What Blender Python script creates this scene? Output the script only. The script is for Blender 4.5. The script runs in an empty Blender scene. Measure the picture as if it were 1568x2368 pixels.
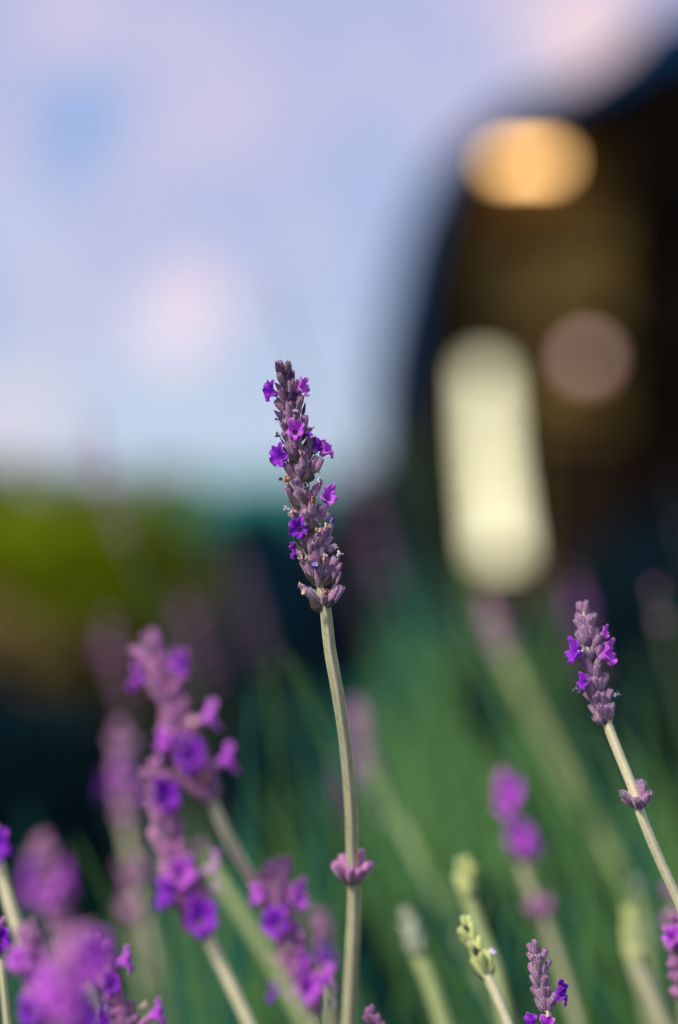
import bpy, math, random
from mathutils import Vector, Matrix, noise
R = math.radians
rnd = random.Random(7)
S = bpy.context.scene
C = S.collection

# ------------------------------------------------------------------ camera
D0, H, F = 0.5194, 0.55, 5591.0          # focus distance, camera height, focal length in picture units (1568 x 2368)
cam_d = bpy.data.cameras.new('camera')
cam = bpy.data.objects.new('camera', cam_d); C.objects.link(cam)
cam.location = (0, -D0, H); cam.rotation_euler = (R(90), 0, 0)
cam_d.sensor_fit = 'VERTICAL'; cam_d.sensor_height = 36.0; cam_d.lens = 85.0
cam_d.clip_start = 0.01; cam_d.clip_end = 2000
cam_d.dof.use_dof = True; cam_d.dof.focus_distance = D0; cam_d.dof.aperture_fstop = 4.4
S.camera = cam

def W(px, py, d=D0):
    """a point d metres in front of the camera, seen at (px, py) of a 1568 x 2368 picture"""
    return Vector(((px-784)/F*d, d-D0, H-(py-1184)/F*d))

# ------------------------------------------------------------------ world
wd = bpy.data.worlds.new('World'); S.world = wd; wd.use_nodes = True
nt = wd.node_tree; nt.nodes.clear()
def nd(t, **k):
    n = nt.nodes.new(t)
    for a, v in k.items(): setattr(n, a, v)
    return n
L = nt.links.new
SUN = Vector((-0.55, -0.62, 0.75)).normalized()
sky = nd('ShaderNodeTexSky', sky_type='NISHITA', sun_disc=False)
sky.sun_elevation = math.asin(SUN.z); sky.sun_rotation = math.atan2(SUN.x, SUN.y) % (2*math.pi)
bg1 = nd('ShaderNodeBackground'); bg1.inputs[1].default_value = 0.10; L(sky.outputs[0], bg1.inputs[0])
tc = nd('ShaderNodeTexCoord')
nrm = nd('ShaderNodeVectorMath', operation='NORMALIZE'); L(tc.outputs['Generated'], nrm.inputs[0])
sep = nd('ShaderNodeSeparateXYZ'); L(nrm.outputs[0], sep.inputs[0])
ramp = nd('ShaderNodeValToRGB')
mr = nd('ShaderNodeMapRange'); mr.inputs[1].default_value = 0.0; mr.inputs[2].default_value = 0.25
L(sep.outputs[2], mr.inputs[0]); L(mr.outputs[0], ramp.inputs[0])
er = ramp.color_ramp
er.elements[0].position = 0.0; er.elements[0].color = (0.56, 0.64, 0.79, 1)
er.elements[1].position = 1.0; er.elements[1].color = (0.48, 0.51, 0.78, 1)
for p, c in ((0.12, (0.54, 0.66, 0.84, 1)), (0.42, (0.44, 0.53, 0.80, 1)), (0.70, (0.51, 0.53, 0.79, 1))):
    e = er.elements.new(p); e.color = c
col = ramp.outputs[0]
def mixc(a, b, fac):
    m = nd('ShaderNodeMix', data_type='RGBA'); L(fac, m.inputs[0]); L(a, m.inputs[6])
    if isinstance(b, tuple): m.inputs[7].default_value = b
    else: L(b, m.inputs[7])
    return m.outputs[2]
# a broken veil of cloud all over the sky: lilac where thick, blue where thin
for sc, lo, hi, c in ((9, .47, .66, (0.66, 0.59, 0.80, 1)), (15, .50, .68, (0.33, 0.48, 0.79, 1)), (22, .56, .72, (0.76, 0.66, 0.82, 1))):
    n = nd('ShaderNodeTexNoise'); n.inputs['Scale'].default_value = sc; n.inputs['Detail'].default_value = 2
    L(nrm.outputs[0], n.inputs['Vector'])
    q = nd('ShaderNodeMapRange', interpolation_type='SMOOTHSTEP'); q.inputs[1].default_value = lo; q.inputs[2].default_value = hi; q.inputs[4].default_value = .6
    L(n.outputs[0], q.inputs[0]); col = mixc(col, c, q.outputs[0])
# single clouds and one blue gap
def cloud(px, py, rx, c, amt):
    global col
    v = Vector(((px-784)/F, 1, -(py-1184)/F)).normalized()
    s = nd('ShaderNodeVectorMath', operation='DISTANCE'); L(nrm.outputs[0], s.inputs[0]); s.inputs[1].default_value = v
    q = nd('ShaderNodeMapRange', interpolation_type='SMOOTHSTEP'); q.inputs[1].default_value = rx/F; q.inputs[2].default_value = 0; q.inputs[4].default_value = amt
    L(s.outputs['Value'], q.inputs[0]); col = mixc(col, c, q.outputs[0])
cloud(440, 690, 190, (1.0, 0.76, 0.86, 1), .8)
cloud(390, 790, 170, (0.95, 0.84, 0.95, 1), .7)
cloud(120, 650, 200, (0.72, 0.64, 0.80, 1), .7)
cloud(20, 960, 260, (0.80, 0.72, 0.82, 1), .7)
cloud(180, 300, 210, (0.25, 0.43, 0.80, 1), .9)
cloud(900, 470, 260, (0.36, 0.50, 0.80, 1), .6)
cloud(20, 520, 170, (0.60, 0.66, 0.88, 1), .7)
cloud(1345, 70, 230, (1.02, 0.74, 0.76, 1), .95)
cloud(-800, 300, 500, (0.9, 0.76, 0.86, 1), .7)
cloud(2600, 500, 600, (0.9, 0.74, 0.84, 1), .7)
bg2 = nd('ShaderNodeBackground'); bg2.inputs[1].default_value = 1.0; L(col, bg2.inputs[0])
mx = nd('ShaderNodeMixShader'); mx.inputs[0].default_value = 0.94
L(bg1.outputs[0], mx.inputs[1]); L(bg2.outputs[0], mx.inputs[2])
L(mx.outputs[0], nd('ShaderNodeOutputWorld').inputs[0])

sd = bpy.data.lights.new('sun', 'SUN'); so = bpy.data.objects.new('sun', sd); C.objects.link(so)
sd.energy = 3.9; sd.angle = R(10); sd.color = (1, 0.93, 0.84)
so.rotation_euler = SUN.to_track_quat('Z', 'Y').to_euler(); so.location = (-2, -2, 3)

S.view_settings.view_transform = 'Standard'; S.view_settings.look = 'None'
S.view_settings.gamma = 1; S.view_settings.exposure = 0; S.view_settings.use_curve_mapping = False
S.cycles.use_denoising = True
S.cycles.max_bounces = 6

# ------------------------------------------------------------------ materials
class M:
    def __init__(s, name, rough=.6, sheen=0.0, spec=.3, tint=(1, .9, 1, 1)):
        s.m = bpy.data.materials.new(name); s.m.use_nodes = True; s.t = s.m.node_tree
        s.b = s.t.nodes['Principled BSDF']; s.b.inputs['Roughness'].default_value = rough
        s.b.inputs['Specular IOR Level'].default_value = spec
        if sheen:
            s.b.inputs['Sheen Weight'].default_value = sheen; s.b.inputs['Sheen Roughness'].default_value = .45
            s.b.inputs['Sheen Tint'].default_value = tint
    def n(s, t, **k):
        n = s.t.nodes.new(t)
        for a, v in k.items(): setattr(n, a, v)
        return n
    def l(s, a, b): s.t.links.new(a, b)
    def co(s): return s.n('ShaderNodeTexCoord').outputs['Object']
    def rand(s): return s.n('ShaderNodeObjectInfo').outputs['Random']
    def noise(s, scale, detail=3, vec=None, rng=(.35, .65)):
        n = s.n('ShaderNodeTexNoise'); n.inputs['Scale'].default_value = scale; n.inputs['Detail'].default_value = detail
        s.l(vec or s.co(), n.inputs['Vector'])
        return s.mr(n.outputs[0], *rng)
    def mr(s, v, a, b, c=0., d=1., smooth=True):
        q = s.n('ShaderNodeMapRange'); q.interpolation_type = 'SMOOTHSTEP' if smooth else 'LINEAR'
        for i, x in enumerate((a, b, c, d)): q.inputs[i+1].default_value = x
        s.l(v, q.inputs[0]); return q.outputs[0]
    def math(s, op, a, b=None):
        m = s.n('ShaderNodeMath', operation=op)
        for i, x in enumerate((a, b)):
            if x is None: continue
            if isinstance(x, (int, float)): m.inputs[i].default_value = x
            else: s.l(x, m.inputs[i])
        return m.outputs[0]
    def mix(s, a, b, f):
        m = s.n('ShaderNodeMix', data_type='RGBA')
        for i, x in ((6, a), (7, b), (0, f)):
            if isinstance(x, tuple): m.inputs[i].default_value = x if len(x) == 4 else x+(1,)
            elif isinstance(x, (int, float)): m.inputs[i].default_value = x
            else: s.l(x, m.inputs[i])
        return m.outputs[2]
    def color(s, c):
        if isinstance(c, tuple): s.b.inputs['Base Color'].default_value = c if len(c) == 4 else c+(1,)
        else: s.l(c, s.b.inputs['Base Color'])
    def bump(s, h, st=.4, dist=.1):
        b = s.n('ShaderNodeBump'); b.inputs['Strength'].default_value = st; b.inputs['Distance'].default_value = dist
        s.l(h, b.inputs['Height']); s.l(b.outputs[0], s.b.inputs['Normal'])
    def translucent(s, c, f):
        t = s.n('ShaderNodeBsdfTranslucent'); m = s.n('ShaderNodeMixShader'); m.inputs[0].default_value = f
        if isinstance(c, tuple): t.inputs[0].default_value = c if len(c) == 4 else c+(1,)
        else: s.l(c, t.inputs[0])
        s.l(s.b.outputs[0], m.inputs[1]); s.l(t.outputs[0], m.inputs[2])
        s.l(m.outputs[0], s.t.nodes['Material Output'].inputs[0])

def calyx_mat(name, green=0., pale=0., veins=True, tone=None):
    m = M(name, .75, .4, .2, (1, .86, .95, 1)); co = m.co()
    sp = m.n('ShaderNodeSeparateXYZ'); m.l(co, sp.inputs[0]); x, y, z = sp.outputs
    r = m.rand()
    body = m.mix((.27, .085, .26), (.48, .19, .40), r)
    body = m.mix(body, (.20, .13, .19), m.mr(m.math('FRACT', m.math('MULTIPLY', r, 7.3)), .55, 1.0, 0, .8))
    if pale: body = m.mix(body, (.66, .30, .54), pale)
    if green: body = m.mix(body, (.68, .78, .12), green)
    if tone: body = m.mix(tone, tuple(v*.75 for v in tone), r)
    base = m.mix((.22, .20, .08), (.30, .26, .12), r)
    c = m.mix(base, body, m.mr(z, .0, .38)) if not green else body
    if veins:
        ang = m.math('ARCTAN2', y, x)
        st = m.math('COSINE', m.math('MULTIPLY', ang, 13.0))
        c = m.mix(c, (.055, .015, .065), m.mr(st, .0, -1.0, 0, .85))
        c = m.mix(c, (.86, .66, .72), m.math('MULTIPLY', m.mr(st, .1, 1.0), m.noise(5.0, 3, rng=(.45, .7))))
        sc = m.n('ShaderNodeMapping'); sc.inputs['Scale'].default_value = (1, 1, 4); m.l(co, sc.inputs[0])
        c = m.mix(c, (.92, .78, .84), m.noise(11, 2, sc.outputs[0], (.56, .66)))
    c = m.mix(c, (.07, .025, .10), m.mr(z, .93, 1.0, 0, .5))
    m.color(c); return m.m
MAT_CALYX = calyx_mat('calyx_mauve')
MAT_CALYX_PINK = calyx_mat('calyx_soft_pink', 0, .2, False)
MAT_CALYX_PALE = calyx_mat('calyx_pale_pink', 0, .6, False)
MAT_CALYX_GREEN = calyx_mat('calyx_yellow_green', .85, .2, False, (.66, .74, .26))

def bract_mat(name, a, b):
    m = M(name, .7, .45, .25, (1, .88, .97, 1)); co = m.co()
    sp = m.n('ShaderNodeSeparateXYZ'); m.l(co, sp.inputs[0]); x, y, z = sp.outputs
    c = m.mix(a, b, m.mr(z, .1, .55))
    v = m.math('SINE', m.math('MULTIPLY', m.math('ADD', m.math('ABSOLUTE', x), m.math('MULTIPLY', z, -.8)), 42.0))
    c = m.mix(c, (.32, .2, .33), m.mr(v, .7, 1, 0, .4))
    c = m.mix(c, (.45, .33, .45), m.noise(14, 2, rng=(.6, .75)))
    m.color(c); return m.m
MAT_BRACT = bract_mat('bract_purple', (.10, .09, .05), (.085, .028, .13))
MAT_BRACT_GREEN = bract_mat('bract_green', (.15, .17, .035), (.075, .06, .05))

def petal_mat(name, a, b, edge):
    m = M(name, .5, .3, .3, (1, .8, 1, 1)); co = m.co()
    sp = m.n('ShaderNodeSeparateXYZ'); m.l(co, sp.inputs[0]); x, y, z = sp.outputs
    rr = m.math('SQRT', m.math('ADD', m.math('MULTIPLY', x, x), m.math('MULTIPLY', y, y)))
    c = m.mix(a, b, m.rand())
    ang = m.math('ARCTAN2', y, x)
    st = m.math('COSINE', m.math('MULTIPLY', ang, 25.0))
    c = m.mix(c, edge, m.math('MULTIPLY', m.mr(rr, .4, .95), m.noise(3, 3, rng=(.35, .7))))
    c = m.mix(c, tuple(v*.35 for v in a), m.math('MULTIPLY', m.mr(st, .2, 1, 0, .45), m.mr(rr, .3, .8)))
    c = m.mix((.62, .34, .66), c, m.mr(z, .18, .5))
    m.color(c); m.translucent(c, .45); return m.m
MAT_PETAL = petal_mat('petal_orchid', (.76, .10, .92), (.90, .26, .97), (.97, .52, .99))
MAT_PETAL_DEEP = petal_mat('petal_violet', (.32, .010, .68), (.48, .035, .84), (.66, .12, .92))

def wither_mat(name, a, b, lo=.42, hi=.55):
    m = M(name, .8, .3, .2); m.color(m.mix(a, b, m.noise(2.6, 4, rng=(lo, hi)))); return m.m
MAT_WITHER = {'beige': wither_mat('withered_beige', (.80, .52, .44), (.42, .2, .14), .55, .7),
              'dark': wither_mat('withered_dark', (.02, .012, .045), (.62, .60, .78), .5, .56),
              'orange': wither_mat('withered_orange', (.72, .34, .2), (.22, .06, .04), .5, .64),
              'white': wither_mat('withered_white', (.80, .74, .84), (.10, .07, .14), .55, .62),
              'violet': wither_mat('withered_violet', (.10, .02, .40), (.50, .34, .66), .5, .66)}

def stem_mat(name, a, b, edge, sheen=.2):
    m = M(name, .65, sheen, .3 if sheen else .05, (1, .95, .85, 1)); co = m.co()
    mp = m.n('ShaderNodeMapping'); mp.inputs['Scale'].default_value = (900, 900, 40); m.l(co, mp.inputs[0])
    c = m.mix(a, b, m.noise(1, 3, mp.outputs[0]))
    g = m.n('ShaderNodeUVMap')
    sp = m.n('ShaderNodeSeparateXYZ'); m.l(g.outputs[0], sp.inputs[0])
    st = m.math('COSINE', m.math('MULTIPLY', sp.outputs[0], 8*math.pi))
    c = m.mix(c, edge, m.mr(st, .2, 1.0, 0, .75))
    c = m.mix(c, (.17, .19, .07), m.noise(2200, 2, rng=(.62, .72)))
    m.color(c); return m.m
MAT_STEM = stem_mat('stem_straw_green', (.54, .55, .27), (.44, .44, .22), (.80, .68, .58))
MAT_STEM_CREAM = stem_mat('stem_cream', (.86, .80, .44), (.76, .70, .36), (.95, .86, .70))
MAT_STEM_GREEN = stem_mat('stem_fresh_green', (.10, .17, .07), (.07, .12, .05), (.16, .20, .10), 0)
MAT_STEM_SAGE = stem_mat('stem_sage', (.48, .60, .22), (.40, .52, .18), (.50, .56, .28), .05)

m = M('fine_hair', .7, 0, .2); m.color((.85, .78, .84)); m.translucent((.85, .78, .84), .4); MAT_HAIR = m.m
m = M('ant_black', .3, 0, .5); m.color((.008, .006, .006)); MAT_ANT = m.m

def leaf_mat(name, a, b, tr=.25):
    m = M(name, .7, 0, .05); c = m.mix(a, b, m.noise(9, 3)); m.color(c); m.translucent(c, tr); return m.m
MAT_HEDGE = leaf_mat('hedge_leaf_olive', (.15, .20, .002), (.085, .115, .001))
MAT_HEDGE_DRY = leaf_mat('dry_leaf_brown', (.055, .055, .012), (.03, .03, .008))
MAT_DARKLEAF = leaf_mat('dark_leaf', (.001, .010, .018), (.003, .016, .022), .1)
MAT_MIDLEAF = leaf_mat('mid_green_leaf', (.05, .10, .055), (.03, .07, .05), .2)  # the upright shrub's own muted green
MAT_PURPLELEAF = leaf_mat('purple_shrub_leaf', (.045, .018, .06), (.02, .015, .035), .15)
m = M('bark', .9); m.color(m.mix((.05, .035, .022), (.10, .075, .05), m.noise(30))); MAT_BARK = m.m
MAT_TEALLEAF = leaf_mat('teal_leaf', (.003, .030, .045), (.002, .014, .030), .1)
MAT_FARLEAF = leaf_mat('far_wood_leaf', (.03, .27, .19), (.03, .20, .16), .1)
MAT_BLADE = stem_mat('background_stem', (.075, .205, .045), (.018, .085, .025), (.16, .26, .08), 0)
MAT_BLADE_TEAL = stem_mat('background_stem_teal', (.008, .125, .075), (.003, .050, .048), (.03, .16, .10), 0)

# ------------------------------------------------------------------ mesh helpers
def mesh(name, vs, fs, mats, mi=None, smooth=True, uv=None):
    me = bpy.data.meshes.new(name); me.from_pydata([tuple(v) for v in vs], [], fs)
    for x in (mats if isinstance(mats, (list, tuple)) else [mats]): me.materials.append(x)
    if smooth: me.polygons.foreach_set('use_smooth', [True]*len(fs))
    if mi: me.polygons.foreach_set('material_index', mi)
    if uv:
        l = me.uv_layers.new(name='UVMap')
        for p in me.polygons:
            for li, vi in zip(p.loop_indices, p.vertices): l.data[li].uv = uv[vi]
    me.update(); return me
def link(name, me, parent=None, loc=None):
    o = bpy.data.objects.new(name, me); C.objects.link(o)
    if parent: o.parent = parent
    if loc is not None: o.location = loc
    return o
def tag(o, label=None, cat=None, group=None, kind=None):
    if label: o['label'] = label
    if cat: o['category'] = cat
    if group: o['group'] = group
    if kind: o['kind'] = kind
    return o
def empty(name, loc, label, cat, group=None):
    o = bpy.data.objects.new(name, None); C.objects.link(o); o.location = loc; o.empty_display_size = .01
    return tag(o, label, cat, group)

def spline(pts, n=8):
    """Catmull-Rom through points (Vector + radius tuples)"""
    P = [(Vector(p), r) for p, r in pts]
    P = [(P[0][0]*2-P[1][0], P[0][1])] + P + [(P[-1][0]*2-P[-2][0], P[-1][1])]
    out = []
    for i in range(1, len(P)-2):
        a, b, c, d = P[i-1], P[i], P[i+1], P[i+2]
        for k in range(n):
            t = k/n
            lb, lc = (b[0]-a[0]).length, (c[0]-b[0]).length; ld = (d[0]-c[0]).length
            m0 = (c[0]-a[0]).normalized()*min(lc, lb*1.5); m1 = (d[0]-b[0]).normalized()*min(lc, ld*1.5)
            v = b[0]*(2*t**3-3*t*t+1)+m0*(t**3-2*t*t+t)+c[0]*(3*t*t-2*t**3)+m1*(t**3-t*t)
            out.append((v, b[1]+(c[1]-b[1])*t))
    out.append(P[-2]); return out
def tube_geo(pts, seg=12, square=.15, vs=None, fs=None, uv=None):
    vs = [] if vs is None else vs; fs = [] if fs is None else fs; uv = [] if uv is None else uv
    b0 = len(vs); up = Vector((0, 1, 0)); n = len(pts)
    for i, (p, r) in enumerate(pts):
        t = (pts[min(i+1, n-1)][0]-pts[max(i-1, 0)][0]).normalized()
        a = t.cross(up).normalized(); b = a.cross(t).normalized()
        for k in range(seg):
            th = 2*math.pi*k/seg; rr = r*(1+square*math.cos(4*th)+(.05*noise.noise(p*260) if seg > 8 else 0))
            vs.append(p+a*(rr*math.cos(th))+b*(rr*math.sin(th))); uv.append((k/seg*1.0, i/n))
    for i in range(n-1):
        for k in range(seg):
            q = (k+1) % seg; fs.append((b0+i*seg+k, b0+i*seg+q, b0+(i+1)*seg+q, b0+(i+1)*seg+k))
    fs.append(tuple(b0+k for k in range(seg))[::-1]); fs.append(tuple(b0+(n-1)*seg+k for k in range(seg)))
    return vs, fs, uv

# --- calyx: ribbed, velvety tube one unit long and one unit in radius
def calyx_mesh(name, mat, seg, rings, seed, ribs=True):
    rd = random.Random(seed); vs, fs = [], []
    prof = [(0, .32), (.06, .52), (.16, .74), (.32, .90), (.55, .98), (.78, 1.0), (.92, .97), (.985, .86), (1.0, .62), (.93, .40)] if seed % 2 else [(0, .30), (.05, .50), (.15, .74), (.32, .93), (.55, 1.0), (.75, .97), (.88, .84), (.95, .66), (1.0, .50), (.94, .30)]
    if rings < 8: prof = [prof[i] for i in (0, 2, 4, 6, 8, 9)]
    bend = rd.uniform(-.05, .05); ax = rd.uniform(.85, 1)
    for z, r in prof:
        for k in range(seg):
            th = 2*math.pi*k/seg
            q = r*(1+(.07*math.cos(13*th) if ribs else 0)+.05*math.sin(2*th+seed))
            zz = z + (.05*math.cos(5*th+seed) if z > .93 else 0)
            vs.append((q*math.cos(th)*ax+bend*8*z*z, q*math.sin(th), zz))
    n = len(prof)
    for i in range(n-1):
        for k in range(seg):
            p = (k+1) % seg; fs.append((i*seg+k, i*seg+p, (i+1)*seg+p, (i+1)*seg+k))
    fs.append(tuple(range(seg))[::-1]); fs.append(tuple((n-1)*seg+k for k in range(seg)))
    return mesh(name, vs, fs, mat)
HERO_CALYX = [calyx_mesh('calyx', MAT_CALYX, 39, 10, s) for s in range(4)]
SOFT_CALYX = [calyx_mesh('calyx', MAT_CALYX_PINK, 12, 6, s, False) for s in range(3)]
PALE_CALYX = [calyx_mesh('calyx', MAT_CALYX_PALE, 10, 6, s, False) for s in range(3)]
MAT_CALYX_SAGE = calyx_mat('calyx_sage', .35, .5, False, (.50, .56, .40))
SAGE_CALYX = [calyx_mesh('calyx', MAT_CALYX_SAGE, 10, 6, s, False) for s in range(3)]
GREEN_CALYX = [calyx_mesh('calyx', MAT_CALYX_GREEN, 10, 6, s, False) for s in range(3)]
def hair_mesh():
    vs, fs = [], []
    for i in range(230):
        z = rnd.random(); th = rnd.random()*6.283; r = .95*min(1, .35+z*3)*(1 if z < .85 else .85)
        p = Vector((r*math.cos(th), r*math.sin(th), z)); o = Vector((math.cos(th), math.sin(th), .10))
        l = rnd.uniform(.15, .50); t = Vector((-math.sin(th), math.cos(th), 0))*.034
        b = len(vs); vs += [p-t, p+t, p+o*l+Vector((0, 0, rnd.uniform(-.02, .06)))]; fs.append((b, b+1, b+2))
    return mesh('hair', vs, fs, MAT_HAIR, smooth=False)
HAIR = hair_mesh()

# --- bract: pointed, cupped, with real thickness
def bract_mesh(name, mat, seed):
    rd = random.Random(seed); vs, fs = [], []; n, w = 10, 7
    for side in (0, 1):
        for i in range(n):
            t = i/(n-1); ww = (math.sin(min(1, t*1.9)*math.pi/2)*(1-t)**.75*1.28+.12*(1-t)) if t < 1 else 0.01
            for k in range(w):
                u = k/(w-1)*2-1
                y = -.5*(1-u*u)*ww*.9 + .35*t*t + (.06 if side else 0)*(1-t*.8) + .04*math.sin(9*t+seed+u*3)
                vs.append((u*ww, y, t))
    for side in (0, 1):
        b = side*n*w
        for i in range(n-1):
            for k in range(w-1):
                f = (b+i*w+k, b+i*w+k+1, b+(i+1)*w+k+1, b+(i+1)*w+k); fs.append(f if side else f[::-1])
    for i in range(n-1):
        for k in (0, w-1):
            a, c, d, e = i*w+k, (i+1)*w+k, n*w+(i+1)*w+k, n*w+i*w+k
            fs.append((a, c, d, e) if k == 0 else (a, e, d, c))
    return mesh(name, vs, fs, mat)
BRACT = [bract_mesh('bract', MAT_BRACT, s) for s in range(3)]
BRACT_G = [bract_mesh('bract', MAT_BRACT_GREEN, s) for s in range(3)]

# --- open flower: narrow tube, two upright upper lobes, three lower lobes; +Y is up
def corolla_mesh(name, mat, seed, spread=1.0):
    rd = random.Random(seed); vs, fs = [], []; seg, rings = 50, 15
    lobes = [(R(60)+rd.uniform(-.1, .1), 1.05, .66, 1), (R(120)+rd.uniform(-.1, .1), 1.08, .66, 1),
             (R(198)+rd.uniform(-.1, .1), .92, .64, 0), (R(270)+rd.uniform(-.15, .15), 1.0, .60, 0), (R(342)+rd.uniform(-.1, .1), .92, .64, 0)]
    lobes = [(a, amp*rd.uniform(.84, 1.12), w*rd.uniform(.85, 1.1), u) for a, amp, w, u in lobes]
    for i in range(rings):
        s = i/(rings-1)
        for k in range(seg):
            th = 2*math.pi*k/seg
            if s < .42:
                u = s/.42; r = .24+.18*u**1.5; z = .62*u
            else:
                u = (s-.42)/.58; ext, up = .56, 0
                for (a, amp, w, isup) in lobes:
                    dl = abs((th-a+math.pi) % (2*math.pi)-math.pi)/w
                    if dl < 1:
                        e = .56+(amp*spread-.56)*(1-dl*dl)**.75
                        if e > ext: ext, up = e, isup
                r = .42+(ext-.42)*u
                big = (ext-.50)
                z = .62+.34*math.sin(u*1.5)-(.55*u*u*big if not up else .10*u*u*big)+(.22*u if up else 0)
                z += .15*u*math.sin(th*5+seed)+.13*u*u*math.sin(th*3+seed*2.3)+.08*u*math.sin(th*11+seed*3+u*4)
                r *= 1+.05*u*math.sin(th*9+seed*2)
            vs.append((r*math.cos(th), r*math.sin(th), z))
    for i in range(rings-1):
        for k in range(seg):
            p = (k+1) % seg; fs.append((i*seg+k, i*seg+p, (i+1)*seg+p, (i+1)*seg+k))
    fs.append(tuple(range(1*seg, 2*seg)))
    # give the petals thickness
    me = mesh(name, vs, fs, mat)
    n = len(vs); nor = [v.normal.copy() for v in me.vertices]
    vs2 = vs+[tuple(Vector(v)-nn*.035) for v, nn in zip(vs, nor)]
    fs2 = fs+[tuple(n+x for x in f)[::-1] for f in fs]
    for k in range(seg):
        p = (k+1) % seg; a, b = (rings-1)*seg+k, (rings-1)*seg+p; fs2.append((a, b, n+b, n+a))
    bpy.data.meshes.remove(me)
    return mesh(name, vs2, fs2, mat)
PETALS = [corolla_mesh('corolla', MAT_PETAL, s, 1.0) for s in (1, 2, 3)]
PETALS_D = [corolla_mesh('corolla', MAT_PETAL_DEEP, s, 1.05) for s in (4, 5, 6)]

# --- withered flower: a crumpled, shrunken tube with curled rim
def wither_mesh(kind, seed):
    vs, fs = [], []; seg, rings = 16, 9
    for i in range(rings):
        s = i/(rings-1)
        for k in range(seg):
            th = 2*math.pi*k/seg
            r = .42+.25*s+(.45*max(0, s-.55)*(1+math.cos(4*th+seed)))
            z = s*1.0-(.9*max(0, s-.7))*(1+.5*math.sin(3*th))
            v = Vector((r*math.cos(th), r*math.sin(th), z))
            v += noise.noise_vector(v*2.4+Vector((seed*7.1, 0, 0)))*.34*min(1, s*3)
            vs.append(v)
    for i in range(rings-1):
        for k in range(seg):
            p = (k+1) % seg; fs.append((i*seg+k, i*seg+p, (i+1)*seg+p, (i+1)*seg+k))
    fs.append(tuple((rings-1)*seg+k for k in range(seg)))
    return mesh('withered_corolla', vs, fs, MAT_WITHER[kind])
WITHER = {k: [wither_mesh(k, s) for s in range(2)] for k in MAT_WITHER}

def place(o, B, T, wid, roll=None, root=None, up=None, ln=None):
    """put a unit mesh (z from 0 to 1) with its base at B and its tip at T, wid = half width"""
    z = (T-B); l = ln or z.length; z.normalize()
    ref = up if up is not None else Vector((0, 0, 1))
    y = ref-z*ref.dot(z)
    if y.length < 1e-4: y = Vector((0, 1, 0))-z*z.y
    y.normalize(); x = y.cross(z)
    mt = Matrix((x, y, z)).transposed()
    if roll: mt = mt @ Matrix.Rotation(roll, 3, 'Z')
    o.rotation_mode = 'QUATERNION'; o.rotation_quaternion = mt.to_quaternion(); o.scale = (wid, wid, l)
    o.location = B-(root.location if root else Vector())
    return o

def add_stem(root, pts, mat, seg=12):
    loc = root.location
    g = tube_geo([(p-loc, r) for p, r in spline(pts)], seg)
    return link('stem', mesh('stem', g[0], g[1], mat, uv=g[2]), root)

def down(p, q, lean=.12, r=.0011):
    """carry a stem on from q (coming from p) down to the ground"""
    t = (q-p).normalized(); out = []
    z = q.z; k = 3
    for i in range(1, k+1):
        zz = z*(1-i/k); f = (z-zz)
        dirh = Vector((t.x, t.y, 0))/max(.3, abs(t.z))
        out.append((Vector((q.x, q.y, 0))+dirh*f*(1-.35*i/k)+Vector((0, 0, zz)), r*(1+.15*i)))
    return out

# ------------------------------------------------------------------ ground and far background
gm = M('dark_soil_and_grass', .95, 0, .1)
gm.color(gm.mix(gm.mix((.002, .007, .010), (.005, .018, .016), gm.noise(2.2, 4)), (.03, .06, .028), gm.noise(.5, 3, rng=(.5, .7))))
n = 60; vs, fs = [], []
for i in range(n+1):
    for j in range(n+1):
        x = (i/n*2-1); y = (j/n*2-1); x = math.copysign(abs(x)**2.6, x)*700; y = math.copysign(abs(y)**2.6, y)*700
        vs.append((x, y, noise.noise(Vector((x*.8, y*.8, 0)))*.02-.01))
for i in range(n):
    for j in range(n): a = i*(n+1)+j; fs.append((a, a+n+1, a+n+2, a+1))
tag(link('ground', mesh('ground', vs, fs, gm.m)), kind='structure')

# far tree line closing the horizon
def treeline():
    vs, fs = [], []; n = 360
    for i in range(n):
        a = 2*math.pi*i/n; h = 2.2+1.6*noise.noise(Vector((math.cos(a)*9, math.sin(a)*9, 3)))+.8*noise.noise(Vector((i*.9, 0, 0)))
        if abs(a-math.pi/2) < .5: h *= 1.0
        for r, z in ((115, 0), (117, h*.6), (120, h), (124, h*.7), (128, 0)):
            vs.append((r*math.cos(a), r*math.sin(a), z-.1))
    for i in range(n):
        j = (i+1) % n
        for k in range(4): fs.append((i*5+k, j*5+k, j*5+k+1, i*5+k+1))
    return mesh('far_wood', vs, fs, MAT_FARLEAF)
tag(link('far_wood', treeline()), kind='stuff')

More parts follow.
